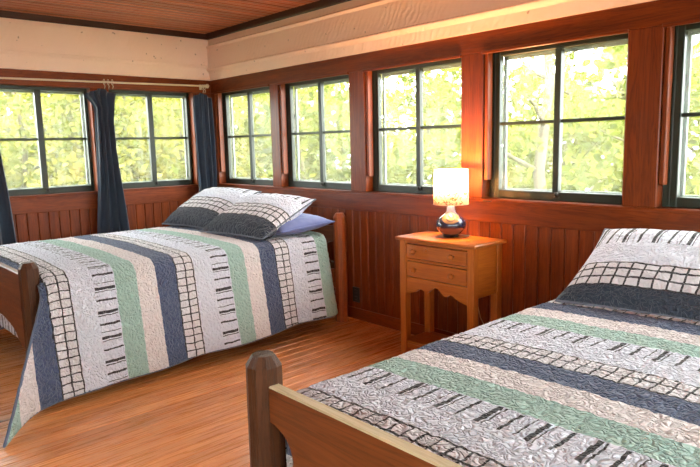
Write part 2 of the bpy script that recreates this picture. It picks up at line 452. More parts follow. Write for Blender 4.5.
# the two sides behind the camera: unseen cabin walls, windows sized to light the room
def open_wall(side, M4, length, openings, z0=0.90, z1=1.95):
    bm = bmesh.new()
    add_box(bm, 0, length, 0, TH, 0, z0); add_box(bm, 0, length, 0, TH, z1, ZC+0.09)
    e = 0
    for a, b in list(openings)+[(length, None)]:
        if a-e > 0.01: add_box(bm, e, a, 0, TH, z0, z1)
        e = b
    o = bm_obj('wall_'+side, bm, WALLW[2]); struct(o); o.matrix_world = M4
    for a, b in openings:
        win_no[0] += 1
        bm = bmesh.new()
        for q in ((a, a+0.05, z0, z1), (b-0.05, b, z0, z1), (a, b, z0, z0+0.05), (a, b, z1-0.05, z1)):
            add_box(bm, q[0], q[1], 0.05, 0.09, q[2], q[3], 0.003)
        r = struct(bm_obj('window_%d' % win_no[0], bm, GREEN)); r.matrix_world = M4
        box('pane', a+0.05, b-0.05, 0.066, 0.070, z0+0.05, z1-0.05, GLASS, r, 0)
MB = frame_mat((RX, RY, 0), (-1, 0, 0))
MF = frame_mat((RX, 0, 0), (0, -1, 0))
open_wall('back', MB, RX, [(0.15+1.47*i, 0.15+1.47*i+1.36) for i in range(2)])
open_wall('front', MF, -RY, [(0.3, 1.6), (1.9, 3.2), (3.5, 4.8)])

# painted log beams and ceiling moulding
def beam(name, prof, M4, length, seed):
    """hewn beam: profile (depth into room, z) swept along the wall with uneven edges"""
    bm = bmesh.new(); nseg = int(length/0.06); rows = []
    for i in range(nseg+1):
        u = length*i/nseg
        row = []
        for j, (d, z) in enumerate(prof):
            k = 0.0035 if 0 < j < len(prof)-1 else 0.0
            row.append(bm.verts.new((u, -(d + k*noise.noise((u*2.3, z*9, seed)) + k*0.5*noise.noise((u*9, z*30, seed))), z + k*1.2*noise.noise((u*1.7+5, z*7, seed)))))
        rows.append(row)
    for a, b in zip(rows, rows[1:]):
        for j in range(len(prof)): bm.faces.new((a[j], a[(j+1) % len(prof)], b[(j+1) % len(prof)], b[j]))
    bm.faces.new(rows[0]); bm.faces.new(rows[-1][::-1])
    o = bm_obj(name, bm, BEAM); o.matrix_world = M4
    return struct(o)
bR = beam('trim_1', [(-0.001, 2.392), (0.030, 2.392), (0.040, 2.336), (0.056, 2.328), (0.062, 2.320), (0.056, 2.310), (0.050, 2.30), (0.050, 2.20), (0.050, 2.122), (0.060, 2.116), (0.062, 2.108), (0.054, 2.098), (0.034, 2.080), (0.024, 2.040), (0.018, 2.012), (-0.001, 2.012)], MR, RX, 1.0)
bR['label'] = 'cream painted hewn log beam above the wall with the bed heads'
bL = beam('trim_2', [(-0.001, 2.392), (0.050, 2.392), (0.058, 2.36), (0.058, 2.25), (0.057, 2.150), (0.062, 2.142), (0.056, 2.130), (0.044, 2.118), (0.036, 2.05), (0.030, 2.012), (-0.001, 2.012)], ML, -RY, 4.0)
bL['label'] = 'peach painted hewn log beam above the curtained windows'
for nm, M4, L in (('trim_3', MR, RX), ('trim_4', ML, -RY)):
    bm = bmesh.new()
    add_prism(bm, [(0.0, 2.390), (-0.060, 2.390), (-0.066, 2.40), (-0.070, ZC+0.002), (0.0, ZC+0.002)], 0, 0, L)
    o = bm_obj(nm, bm, DARKW[0]); o.matrix_world = M4; struct(o)

# wall outlet beside the bed head
o = box('outlet', 2.000, 2.078, -0.004, 0.006, 0.135, 0.255, BLACK, None, 0.003)
for dz in (-0.026, 0.026):
    bm = bmesh.new(); add_box(bm, -0.016, 0.016, -0.0075, -0.003, dz-0.014, dz+0.014, 0.003); bm_obj('socket', bm, METAL, o)
tag(o, 'black electrical outlet plate low on the red wainscot by the bed post', 'outlet')

# ------------------------------------------------------------------ beds
def post_mesh(h, r, seed, chamfer=0.03):
    bm = bmesh.new(); n = 10; rings = []
    zs = [0, 0.1, 0.25, 0.4, 0.55, h*0.85, h-chamfer, h]
    for z in zs:
        ring = []
        for k in range(n):
            a = 2*pi*k/n + 0.2
            rr = r*(1+0.07*noise.noise((cos(a)*2, sin(a)*2, z*1.5+seed)))
            if z == h: rr *= 0.62
            elif z < 0.05: rr *= 0.96
            ring.append(bm.verts.new((rr*cos(a), rr*sin(a), z)))
        rings.append(ring)
    for a, b in zip(rings, rings[1:]):
        for k in range(n): bm.faces.new((a[k], a[(k+1) % n], b[(k+1) % n], b[k]))
    bm.faces.new(rings[0][::-1]); bm.faces.new(rings[-1])
    return bm
def end_board(hw, ztop, ztenon, znotch, zbot, th, notch=0.085, arch=0.12):
    """board between two posts with a round notch cut beside each post"""
    right = [(hw, ztop), (hw, ztenon)]
    zc = (ztenon+znotch)/2; rz = (ztenon-znotch)/2
    for i in range(13):
        a = pi/2 + pi*i/12
        right.append((hw - 0.035 + notch*cos(a) if i not in (0, 12) else hw-0.035, zc + rz*sin(a)))
    right += [(hw, znotch), (hw, zbot+0.05), (hw-0.20, zbot+0.03)] + [((hw-0.20)*cos(pi/2*k/8), zbot+0.03+arch*sin(pi/2*k/8)) for k in range(1, 8)]
    out = right + [(0, zbot+0.03+arch)] + [(-x, z) for x, z in reversed(right)]
    bm = bmesh.new(); fa, fb = add_prism(bm, out, 1, -th/2, th/2)
    es = [e for e in bm.edges if abs(e.verts[0].co.y-e.verts[1].co.y) < 1e-6]
    bmesh.ops.bevel(bm, geom=es, offset=0.004, segments=1, affect='EDGES')
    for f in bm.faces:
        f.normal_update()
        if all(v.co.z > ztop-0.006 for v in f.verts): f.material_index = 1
    return bm
def make_bed(cx, yh, yf, label, group, edge=WORN, skew=0.0):
    root = empty('log_post_bed', (cx, yh, 0)); tag(root, label, 'bed', group)
    L = yf-yh; hw = 0.66
    for s in (-1, 1):
        bm_obj('head_post', post_mesh(0.845, 0.050, 3+s), HEADW, root, loc=(s*hw+skew, 0, 0))
        bm_obj('foot_post', post_mesh(0.778, 0.051, 9+s+cx), POSTW, root, loc=(s*hw, L, 0))
        box('side_rail', s*hw-0.016, s*hw+0.016, L+0.03, -0.03, 0.27, 0.42, BEDW[1], root)
    bm_obj('headboard', end_board(hw-0.03, 0.74, 0.62, 0.46, 0.25, 0.034), BEDW[0], root, loc=(0, 0, 0))
    bm_obj('footboard', end_board(hw-0.03, 0.700, 0.595, 0.43, 0.24, 0.036), BEDW[0], root, loc=(0, L, 0))
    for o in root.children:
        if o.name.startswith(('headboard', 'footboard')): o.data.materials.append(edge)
    for k in range(5):
        box('slat', -hw+0.03, hw-0.03, L*(0.12+0.19*k)-0.05, L*(0.12+0.19*k)+0.05, 0.30, 0.32, BEDW[0], root)
    return root
B1X, B2X = 1.308, 4.752
YH, YF1, YF2 = -0.115, -2.300, -2.270
make_bed(B1X, YH, YF1, 'dark log post bed standing in the corner between the curtained and lamp-side walls', None, BEDW[0], 0.028)
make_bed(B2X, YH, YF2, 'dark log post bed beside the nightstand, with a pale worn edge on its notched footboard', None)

def mattress(cx, label, zt, hw):
    bm = bmesh.new(); add_box(bm, -hw, hw, -2.155, -0.27, 0.32, zt, 0.07, 4)
    for f in bm.faces: f.smooth = True
    o = bm_obj('mattress', bm, MATT, loc=(cx, 0, 0)); tag(o, label, 'mattress')
mattress(B1X, 'pale mattress under the patchwork quilt hanging near the floor in the corner', 0.672, 0.70)
mattress(B2X, 'pale mattress under the patchwork quilt beside the nightstand', 0.617, 0.665)

SW = 0.123
def quilt(cx, label, flap, seed, hem0=0.055, hem1=0.13, zt=0.700, hwt=0.745, yf=-2.215):
    """one draped cloth; UV: U counts stripes from the head, V metres across"""
    yh = -0.255
    rr = 0.085
    NU = 170
    prof = []                                  # (kind, param) across: hem left .. top .. hem right
    nh, na, ntop = 48, 10, 110
    bm = bmesh.new(); uvl = bm.loops.layers.uv.new('UVMap')
    UV = {}
    def nz(a, b, s=1.0):
        p = (a*16, b*16, seed)
        st = abs(sin(13*noise.noise(p)))
        return s*(0.0045*st + 0.004*noise.noise((a*5, b*5, seed+3)))
    hang = zt-rr
    def col(j, y):
        """cross-section point j at y -> (x, z, v, nx, nz, depth)"""
        hem = hem0+(hem1-hem0)*max(0, (y-yf)/(yh-yf)) + 0.007*sin(y*9+seed)
        k = 1.0; inset = 0.0
        if y > yh-0.10:
            t = (y-(yh-0.10))/0.10; inset = 0.10*(1-sqrt(max(0, 1-t*t)))
        tot = nh+na+ntop+na+nh
        def side(i):                            # i 0..nh-1 from hem up
            d = 1-i/nh; z = hang - d*(hang-hem)
            flare = 0.095*d + 0.012*d*sin(y*6.5+seed*2)+0.006*sin(y*15+seed)*d
            return hwt+flare-inset, z, d
        vt = hwt-rr
        def rep(sg, i):
            if i < nh:
                x, z, d = side(i); return sg*x, z, sg*(vt+rr*pi/2+(hang-z)), sg, 0.15, d
            i -= nh
            a = (pi/2)*i/na
            return sg*(hwt-rr+rr*cos(a)-inset), hang+rr*sin(a), sg*(vt+rr*(pi/2-a)), sg*cos(a), sin(a), 0
        if j < nh+na: return rep(-1, j)
        if j > nh+na+ntop: return rep(1, tot-j)
        x = -(hwt-rr) + 2*(hwt-rr)*(j-nh-na)/ntop
        q = x/(hwt-rr)
        return x*(1-inset/ (hwt-rr)), zt+0.016*(1-q*q), x, 0, 1, 0
    tot = nh+na+ntop+na+nh
    rows = []
    for i in range(NU+1):
        y = yh + (yf-yh)*i/NU; row = []
        for j in range(tot+1):
            x, z, v, nx, nzv, d = col(j, y)
            h = nz(y, v)
            drop = 0.0
            if y > yh-0.05 : drop = 0.02*((y-(yh-0.05))/0.05)**2
            vert = bm.verts.new((cx+x+nx*h, y, z+nzv*h - (drop if abs(nx) < 0.5 else 0)))
            UV[vert] = ((y+0.9)/SW, v); row.append(vert)
        rows.append(row)
    def grid(rows):
        for a, b in zip(rows, rows[1:]):
            for j in range(len(a)-1):
                f = bm.faces.new((a[j], a[j+1], b[j+1], b[j])); f.smooth = True
                for lp in f.loops: lp[uvl].uv = UV[lp.vert]
    grid(rows)
    # the foot end tucked down between mattress and footboard
    j0, j1 = nh+na, nh+na+ntop
    ext = [rows[-1][j0:j1+1]]
    for i in range(1, 36):
        s = i*0.014; row = []
        for j in range(j0, j1+1):
            b = rows[-1][j].co; r2 = 0.05
            a = min(s/r2, pi/2); extra = max(0, s-r2*pi/2)
            y = yf - r2*sin(a); z = b.z - r2*(1-cos(a)) - extra
            v = UV[rows[-1][j]][1]; h = nz(y-extra, v)
            vert = bm.verts.new((b.x, y-h*0.5*sin(a), z+h*cos(a)*0.5)); UV[vert] = ((yf-s+0.9)/SW, v); row.append(vert)
        ext.append(row)
    grid(ext)
    for sg, cols in ((-1, range(nh, nh+na+1)), (1, range(tot-nh, tot-nh-na-1, -1))):
        xc = cx+sg*(hwt-rr); zc = hang; base = [rows[-1][j] for j in cols]; cr = [base]
        for i in range(1, 13):
            b_ = (pi/2)*i/12*0.97; row = []
            for b in base:
                vert = bm.verts.new((xc+(b.co.x-xc)*cos(b_), yf-0.055*sin(b_), zc+(b.co.z-zc)*cos(b_)))
                UV[vert] = ((yf-0.055*b_+0.9)/SW, UV[b][1]); row.append(vert)
            cr.append(row)
        grid(cr)
    hem_pts = []
    if flap:
        # loose corner: the near side runs on past the foot post and swings out
        js = list(range(tot, tot-nh-1-na//2, -1))
        base = [rows[-1][j] for j in js]
        er = [base]; K = 40
        for i in range(1, K+1):
            t = i/K; row = []
            for m, b in enumerate(base):
                d = max(0, 1-m/nh)
                e = (0.060+0.315*d**1.2)*t
                px = b.co.x + 0.25*(d**1.5)*t*t + 0.012*sin(t*7)*d + nz(yf-e, d)*1.0
                py = yf - e
                pz = b.co.z - 0.035*t*d + 0.012*sin(t*5)*d
                if d < 0.3: pz -= 0.05*t*(0.3-d)
                vert = bm.verts.new((px, py, max(pz, 0.012)))
                UV[vert] = ((yf-e*1.03+0.9)/SW, UV[b][1]); row.append(vert)
            er.append(row)
        grid(er)
        hem_pts = [r[tot].co.copy() for r in rows] + [r[0].co.copy() for r in er[1:]] + [v.co.copy() for v in er[-1][1:]]
    else:
        hem_pts = [r[tot].co.copy() for r in rows]
    hem_l = [r[0].co.copy() for r in rows]
    o = bm_obj('quilt', bm, QUILT); tag(o, label, 'quilt')
    md = o.modifiers.new('cloth thickness', 'SOLIDIFY'); md.thickness = 0.008; md.offset = -1.0
    for pts in (hem_pts, hem_l):
        bm = bmesh.new(); add_tube(bm, pts[::2]+[pts[-1]], 0.0075, 6); bm_obj('binding', bm, BIND, o, True)
    return o
quilt(B1X, 'striped patchwork quilt with a loose corner trailing to the floor, on the corner bed', True, 1.3)
quilt(B2X, 'striped patchwork quilt on the bed beside the nightstand, tucked behind its footboard', False, 8.1, hem0=0.12, hem1=0.16, zt=0.643, hwt=0.70, yf=-2.185)

# ------------------------------------------------------------------ pillows
def pillow(name, label, loc, w, h, th, rot, mat, u_of=None, seed=0.0, group=None, pipe=None, sag=0.0, droop=0.0):
    """cushion: local x width, y height (bottom edge at -h/2), z thickness"""
    bm = bmesh.new(); uvl = bm.loops.layers.uv.new('UVMap'); UV = {}
    n, m = 60, 48
    def pt(a, b, s):
        ea = abs(a); eb = abs(b)
        t = (max(0, 1-ea**3.0)**0.55)*(max(0, 1-eb**3.0)**0.55)
        x = a*w/2*(1-0.05*(1-b*b)*ea**4 ); y = b*h/2*(1-0.06*(1-a*a)*eb**4)
        z = s*th/2*t
        z += 0.007*noise.noise((a*5+seed, b*5, s*3.0))*t + 0.004*abs(noise.noise((a*13, b*13+seed, s)))*t
        z += -sag*(a*a)*1.0 - droop*(b < 0)*b*b
        return x, y, z
    rim = {}
    for s in (1, -1):
        V = []
        for i in range(n+1):
            row = []
            for j in range(m+1):
                a = -1+2*i/n; b = -1+2*j/m
                a = math.copysign(1-(1-abs(a))**1.25, a); b = math.copysign(1-(1-abs(b))**1.25, b)
                edge = i in (0, n) or j in (0, m)
                if edge and (i, j) in rim: v = rim[(i, j)]
                else:
                    v = bm.verts.new(pt(a, b, s)); UV[v] = (u_of(b) if u_of else b, a*w/2)
                    if edge: rim[(i, j)] = v
                row.append(v)
            V.append(row)
        for i in range(n):
            for j in range(m):
                f = bm.faces.new((V[i][j], V[i+1][j], V[i+1][j+1], V[i][j+1])); f.smooth = True
                for lp in f.loops: lp[uvl].uv = UV[lp.vert]
    rp = [rim[(i, 0)].co.copy() for i in range(n)] + [rim[(n, j)].co.copy() for j in range(m)] + [rim[(i, m)].co.copy() for i in range(n, 0, -1)] + [rim[(0, j)].co.copy() for j in range(m, 0, -1)]
    o = bm_obj(name, bm, mat, loc=loc, rot=rot); tag(o, label, 'pillow', group)
    if pipe:
        bm = bmesh.new(); add_tube(bm, rp[::2], 0.006, 6, closed=True); bm_obj('piping', bm, pipe, o, True)
    return o
def sham_u2(b): return sham_u1(b, ((0, 0.12), (0.12, 0.37), (0.37, 0.62), (0.62, 1.04)))
def sham_u1(b, bands=((0, 0.25), (0.25, 0.53), (0.53, 0.78), (0.78, 1.04))):
    t = (b+1)/2
    for k, (a, c) in enumerate(bands):
        if t <= c: return k+(t-a)/(c-a)
pillow('plain_pillow', 'plain blue pillow lying flat under a patchwork pillow by the bed post', (1.735, -0.45, 0.782), 0.66, 0.46, 0.13, (radians(4), 0, radians(-3)), BLUEP, seed=2.0, pipe=BLUEP)
pillow('patchwork_pillow', 'patchwork pillow lying over the plain blue pillow, corner jutting toward the bed post', (1.625, -0.61, 0.845), 0.72, 0.57, 0.20, (radians(24), 0, radians(6)), SHAM, sham_u1, 5.0, 'patchwork pillows on the corner bed', SHAMPIPE)
pillow('patchwork_pillow', 'patchwork pillow leaning on the curtain side of the corner bed', (0.915, -0.590, 0.860), 0.70, 0.57, 0.20, (radians(27), 0, radians(6)), SHAM, sham_u1, 11.0, 'patchwork pillows on the corner bed', SHAMPIPE)
pillow('patchwork_pillow', 'patchwork pillow propped at the head of the bed beside the nightstand', (4.565, -0.485, 0.784), 0.86, 0.57, 0.20, (radians(27), 0, radians(3)), SHAM, sham_u2, 17.0, None, SHAMPIPE)

# ------------------------------------------------------------------ nightstand
NX0, NX1, NY0, NY1, NZ = 2.835, 3.450, -0.398, -0.075, 0.777
ns = empty('nightstand', ((NX0+NX1)/2, (NY0+NY1)/2, 0))
tag(ns, 'orange pine nightstand with two drawers and scalloped apron between the beds', 'nightstand')
def nsb(name, x0, x1, y0, y1, z0, z1, ax, parent=None, bev=0.003):
    c = ns.location
    return box(name, x0-c.x, x1-c.x, y0-c.y, y1-c.y, z0, z1, PINE[ax], parent or ns, bev)
nsb('top', NX0, NX1, NY0, NY1, NZ-0.020, NZ, 0, None, 0.005)
LX0, LX1, LY0, LY1 = NX0+0.022, NX1-0.022, NY0+0.022, NY1-0.018
LW = 0.048
for x in (LX0, LX1-LW):
    for y in (LY0, LY1-LW): nsb('leg', x, x+LW, y, y+LW, 0, NZ-0.020, 2)
for x in (LX0+0.008, LX1-0.024): nsb('side_panel', x, x+0.016, LY0+LW, LY1-LW, 0.455, NZ-0.020, 1)
nsb('back_panel', LX0+LW, LX1-LW, LY1-0.022, LY1-0.010, 0.46, NZ-0.020, 0)
fx0, fx1 = LX0+LW, LX1-LW; fy = LY0+0.008
nsb('rail', fx0, fx1, fy, fy+0.03, 0.738, NZ-0.020, 0)
nsb('rail', fx0, fx1, fy, fy+0.03, 0.629, 0.642, 0)
nsb('rail', fx0, fx1, fy, fy+0.03, 0.510, 0.524, 0)
for z0, z1 in ((0.644, 0.736), (0.526, 0.627)):
    d = nsb('drawer', fx0+0.005, fx1-0.005, fy-0.003, fy+0.24, z0+0.003, z1-0.003, 0)
    for kx in (2.983, 3.277):
        bm = bmesh.new()
        add_lathe(bm, [(0.0065, 0.0), (0.006, 0.008), (0.012, 0.012), (0.0145, 0.018), (0.011, 0.025), (0.0, 0.027)], 14)
        bmesh.ops.rotate(bm, verts=bm.verts, matrix=Matrix.Rotation(pi/2, 3, 'X'))
        bmesh.ops.scale(bm, vec=(1.45, 1.45, 1.3), verts=bm.verts); bm_obj('knob', bm, PINE[0], d, True, loc=(kx-(fx0+fx1)/2, (fy-0.003)-(2*fy+0.237)/2, 0.002))
    if z0 > 0.6:   # extra turned knob set beside the first
        bm = bmesh.new()
        add_lathe(bm, [(0.005, 0.0), (0.005, 0.006), (0.010, 0.010), (0.012, 0.015), (0.009, 0.021), (0.0, 0.022)], 14)
        bmesh.ops.rotate(bm, verts=bm.verts, matrix=Matrix.Rotation(pi/2, 3, 'X'))
        bm_obj('knob', bm, PINE[0], d, True, loc=(3.079-(fx0+fx1)/2, (fy-0.003)-(2*fy+0.237)/2, 0.018))
# scalloped apron
ax = []
W_ = fx1-fx0
for i in range(41):
    t = i/40; s = abs(2*t-1)
    z = 0.462 + 0.022*cos(pi*min(1, s/0.34)) if s < 0.34 else 0.440 + 0.018*sin((s-0.34)/0.30*pi) if s < 0.64 else 0.440 - 0.025*((s-0.64)/0.36)**0.7
    ax.append((fx0+W_*t, z))
c = ns.location
bm = bmesh.new(); add_prism(bm, [(x-c.x, z) for x, z in ax]+[(fx1-c.x, 0.512), (fx0-c.x, 0.512)], 1, fy-c.y, fy+0.018-c.y)
bm_obj('apron', bm, PINE[0], ns)
nsb('shelf', LX0+0.01, LX1-0.01, LY0+0.012, LY1-0.012, 0.086, 0.104, 0)
nsb('shelf_rail', fx0, fx1, LY0+0.010, LY0+0.030, 0.052, 0.086, 0)

# ------------------------------------------------------------------ lamp
LPX, LPY = 3.117, -0.187
def m_lampbody():
    N = NT('glazed_pottery'); tc = N.n.new('ShaderNodeTexCoord'); p = tc.outputs['Object']
    sp = N.n.new('ShaderNodeSeparateXYZ'); N.put(sp.inputs[0], p)
    z = N.math('ADD', sp.outputs[2], N.math('MULTIPLY', N.math('SUBTRACT', N.noise(p, 25, 2), 0.5), 0.012))
    c = N.ramp(N.math('DIVIDE', z, 0.2), [(0.0, (0.012, 0.010, 0.012)), (0.10, (0.02, 0.014, 0.014)), (0.14, (0.20, 0.065, 0.03)), (0.26, (0.17, 0.055, 0.03)), (0.33, (0.014, 0.016, 0.035)), (0.62, (0.030, 0.034, 0.085)), (0.80, (0.10, 0.11, 0.22)), (1.0, (0.16, 0.16, 0.28))])
    # pale oval with a ring, facing into the room
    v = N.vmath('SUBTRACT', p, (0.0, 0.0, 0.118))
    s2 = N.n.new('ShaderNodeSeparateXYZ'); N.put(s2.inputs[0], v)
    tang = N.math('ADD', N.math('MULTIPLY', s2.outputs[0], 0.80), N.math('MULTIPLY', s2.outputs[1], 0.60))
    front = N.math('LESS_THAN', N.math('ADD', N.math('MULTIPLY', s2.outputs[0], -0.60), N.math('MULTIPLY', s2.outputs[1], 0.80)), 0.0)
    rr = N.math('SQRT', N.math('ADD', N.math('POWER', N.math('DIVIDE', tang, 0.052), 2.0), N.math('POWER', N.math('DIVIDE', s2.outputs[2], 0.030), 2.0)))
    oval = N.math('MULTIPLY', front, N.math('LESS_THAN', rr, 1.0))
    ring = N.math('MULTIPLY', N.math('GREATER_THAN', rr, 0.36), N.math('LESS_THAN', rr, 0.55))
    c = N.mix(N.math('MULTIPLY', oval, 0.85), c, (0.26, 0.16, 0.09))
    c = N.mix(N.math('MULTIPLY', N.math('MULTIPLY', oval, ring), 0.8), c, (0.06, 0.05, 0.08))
    N.principled(c, 0.16, coat=0.5)
    return N.done()
def m_shade():
    N = NT('lit_fabric_shade'); tc = N.n.new('ShaderNodeTexCoord'); p = tc.outputs['Object']
    sp = N.n.new('ShaderNodeSeparateXYZ'); N.put(sp.inputs[0], p)
    ang = N.math('ARCTAN2', sp.outputs[1], sp.outputs[0])
    cm = N.n.new('ShaderNodeCombineXYZ'); N.put(cm.inputs[0], N.math('MULTIPLY', ang, 0.11)); N.put(cm.inputs[1], sp.outputs[2])
    nz = N.noise(cm.outputs[0], 26, 2.5, 0.6, 1.4)
    line = N.math('LESS_THAN', N.math('ABSOLUTE', N.math('SUBTRACT', nz, 0.5)), 0.028)
    low = N.ramp(N.math('DIVIDE', sp.outputs[2], 0.235), [(0.05, (1, 1, 1)), (0.30, (1, 1, 1)), (0.42, (0, 0, 0))])
    twig = N.math('MULTIPLY', N.math('MULTIPLY', line, low), N.math('GREATER_THAN', N.noise(cm.outputs[0], 11, 1), 0.45))
    c = N.mix(twig, (0.93, 0.84, 0.66), (0.42, 0.10, 0.04))
    d = N.node('ShaderNodeBsdfDiffuse', Color=c); t = N.n.new('ShaderNodeBsdfTranslucent'); N.put(t.inputs[0], c)
    m = N.n.new('ShaderNodeMixShader'); m.inputs[0].default_value = 0.6
    N.l.new(d.outputs[0], m.inputs[1]); N.l.new(t.outputs[0], m.inputs[2])
    return N.done(m.outputs[0])
def m_bulb():
    N = NT('lit_bulb'); e = N.node('ShaderNodeEmission', Color=(1, 0.72, 0.42), Strength=60.0)
    return N.done(e.outputs[0])
lamp = empty('table_lamp', (LPX, LPY, NZ)); tag(lamp, 'lit table lamp with round dark blue pottery base on the nightstand', 'lamp')
bm = bmesh.new()
add_lathe(bm, [(0.0, 0.0), (0.046, 0.0), (0.050, 0.006), (0.048, 0.014), (0.070, 0.030), (0.088, 0.052), (0.094, 0.075), (0.088, 0.098), (0.070, 0.120), (0.046, 0.138), (0.030, 0.152), (0.025, 0.170), (0.026, 0.188), (0.020, 0.194), (0.0, 0.194)], 40)
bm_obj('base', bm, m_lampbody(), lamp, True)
bm = bmesh.new(); add_lathe(bm, [(0.0, 0.19), (0.012, 0.19), (0.012, 0.235), (0.018, 0.238), (0.018, 0.27), (0.0, 0.27)], 14); bm_obj('socket', bm, BRASS, lamp, True)
bm = bmesh.new(); add_lathe(bm, [(0.0, 0.268), (0.014, 0.272), (0.028, 0.30), (0.030, 0.32), (0.022, 0.342), (0.0, 0.352)], 16); bm_obj('bulb', bm, m_bulb(), lamp, True)
bm = bmesh.new()
H0, H1 = 0.0, 0.215
add_lathe(bm, [(0.108, H0), (0.104, H1)], 48)
for f in [f for f in bm.faces if len(f.verts) > 4]: bm.faces.remove(f)
sh = bm_obj('shade', bm, m_shade(), lamp, True, loc=(0, 0, 0.201))
md = sh.modifiers.new('cloth', 'SOLIDIFY'); md.thickness = 0.0015
bm = bmesh.new()
for z, r in ((0.002, 0.108), (H1-0.002, 0.104)):
    bm = bmesh.new(); add_tube(bm, [(r*cos(2*pi*i/40), r*sin(2*pi*i/40), z) for i in range(40)], 0.0018, 6, closed=True)
    bm_obj('rim', bm, RODM, sh, True)
bm = bmesh.new()
for k in range(3):
    a = 2*pi*k/3; add_tube(bm, [(0.012*cos(a), 0.012*sin(a), 0.215+0.02), (0.104*cos(a), 0.104*sin(a), 0.208)], 0.0018, 6)
bm_obj('spider', bm, BRASS, lamp, True)
pl = bpy.data.lights.new('lamp_glow', 'POINT'); pl.energy = 40.0; pl.color = (1.0, 0.52, 0.20); pl.shadow_soft_size = 0.035
plo = bpy.data.objects.new('lamp_glow', pl); COL.objects.link(plo); plo.parent = lamp; plo.location = (0, 0, 0.360)
bm = bmesh.new()
cp = [(0.02, 0.045, 0.010), (0.05, 0.075, 0.004), (0.07, 0.092, 0.003), (0.085, 0.112, -0.01), (0.09, 0.118, -0.10), (0.10, 0.125, -0.40), (0.14, 0.12, -0.52), (0.20, 0.10, -0.58), (0.23, 0.10, -0.62), (0.20, 0.11, -0.655), (0.14, 0.13, -0.70), (0.12, 0.135, -0.76)]
add_tube(bm, cp, 0.003, 6); bm_obj('cord', bm, CORDM, lamp, True)

# ------------------------------------------------------------------ curtain rod and curtains (rod on the left wall)
RODX, RODZ = 0.085, 1.950
rod = empty('curtain_rod', (RODX, -1.2, RODZ)); tag(rod, 'thin cream curtain rod above the windows on the curtained wall', 'curtain rod')
bm = bmesh.new(); add_tube(bm, [(0, -1.4, -0.030), (0, 1.10, 0)], 0.008, 10); bm_obj('pole', bm, RODM, rod, True)
for y in (-1.2, 1.085):
    bm = bmesh.new(); add_box(bm, -0.083, 0.004, y-0.006, y+0.006, -0.014, -0.006, 0.002); add_box(bm, -0.083, -0.078, y-0.012, y+0.012, -0.03, 0.02, 0.002)
    bm_obj('bracket', bm, BRASS, rod)
bm = bmesh.new(); add_lathe(bm, [(0.0, -0.022), (0.012, -0.018), (0.020, 0.0), (0.014, 0.016), (0.0, 0.022)], 12); bm_obj('finial', bm, BRASS, rod, True, loc=(0, 1.115, 0))

def curtain(label, ytop, edges, rings, seed, zt=1.885, zb=0.30, folds=4, amp=0.040):
    """edges: list of (z, y_left, y_right); pleats run down the cloth"""
    def lerp(z):
        for (z1, a1, b1), (z0, a0, b0) in zip(edges, edges[1:]):
            if z0 <= z <= z1:
                t = (z-z0)/(z1-z0); return a0+(a1-a0)*t, b0+(b1-b0)*t
        return (edges[-1][1:] if z < edges[-1][0] else edges[0][1:])
    bm = bmesh.new(); nu, nv = 90, 80; rows = []
    for j in range(nv+1):
        z0 = zt + (zb-zt)*j/nv; row = []
        for i in range(nu+1):
            t = i/nu
            a, b = lerp(z0)
            y = a+(b-a)*t
            dz = 0.045*abs(t-0.5)*2*max(0, 1-(zt-z0)/0.12) if rings else 0
            am = amp*(0.55+0.45*min(1, (zt-z0)/0.5))
            ph = 2*pi*folds*t + 0.6*sin(z0*2+seed)
            x = RODX + am*sin(ph) + 0.010*sin(2.3*ph+seed+z0*1.3) + 0.006*noise.noise((t*6, z0*4, seed))
            y += 0.010*cos(ph)*min(1, t*8, (1-t)*8)
            row.append(bm.verts.new((max(x, 0.022), y, z0-dz)))
        rows.append(row)
    for a, b in zip(rows, rows[1:]):
        for i in range(nu): bm.faces.new((a[i], a[i+1], b[i+1], b[i])).smooth = True
    o = bm_obj('curtain', bm, CURT); tag(o, label, 'curtain', 'slate blue curtains')
    md = o.modifiers.new('cloth thickness', 'SOLIDIFY'); md.thickness = 0.003
    hm = bmesh.new()
    o2 = o
    for y in rings:
        bm = bmesh.new()
        add_tube(bm, [(RODX+0.019*cos(2*pi*k/20), y, RODZ-0.010+0.022*sin(2*pi*k/20)) for k in range(20)], 0.0028, 6, closed=True)
        add_tube(bm, [(RODX, y, RODZ-0.030), (RODX+0.006, y+0.004, RODZ-0.045), (RODX, y, RODZ-0.068)], 0.0025, 6)
        bm_obj('ring', bm, BRASS, o, True)
    hm.free()
    return o
curtain('slate blue curtain gathered between the two windows, hung from three rings', -1.08,
        [(1.885, -1.24, -0.985), (1.84, -1.25, -1.00), (1.72, -1.18, -1.015), (1.60, -1.185, -1.03), (1.36, -1.19, -1.025), (1.0, -1.21, -0.985), (0.65, -1.25, -0.945), (0.30, -1.27, -0.92)],
        (-1.08, -1.045, -1.01), 1.0, folds=3.5)
curtain('slate blue curtain hanging straight in the room corner behind the pillows', -0.15,
        [(1.885, -0.255, -0.055), (1.60, -0.26, -0.050), (1.0, -0.245, -0.045), (0.30, -0.25, -0.04)],
        (-0.135, -0.115), 5.0, folds=3, amp=0.035)
curtain('slate blue curtain at the open side, its edge crossing the widest curtained window', -2.1,
        [(1.885, -2.20, -2.03), (1.418, -2.2, -1.935), (1.0, -2.22, -1.905), (0.665, -2.25, -1.885), (0.30, -2.27, -1.87)],
        (-2.15, -2.11, -2.07), 9.0, folds=3.5)
# small hook plate on the sill board beside the lamp
o = box('window_hook', 3.225, 3.285, -0.008, -0.004, 0.988, 0.994, METAL, None, 0.001)
bm = bmesh.new(); add_tube(bm, [(0.028, 0, 0), (0.034, -0.004, 0.003), (0.036, -0.002, 0.008)], 0.0015, 6); bm_obj('hook_tip', bm, METAL, o, True)
tag(o, 'small dark metal window hook on the sill edge beside the lamp', 'hook')

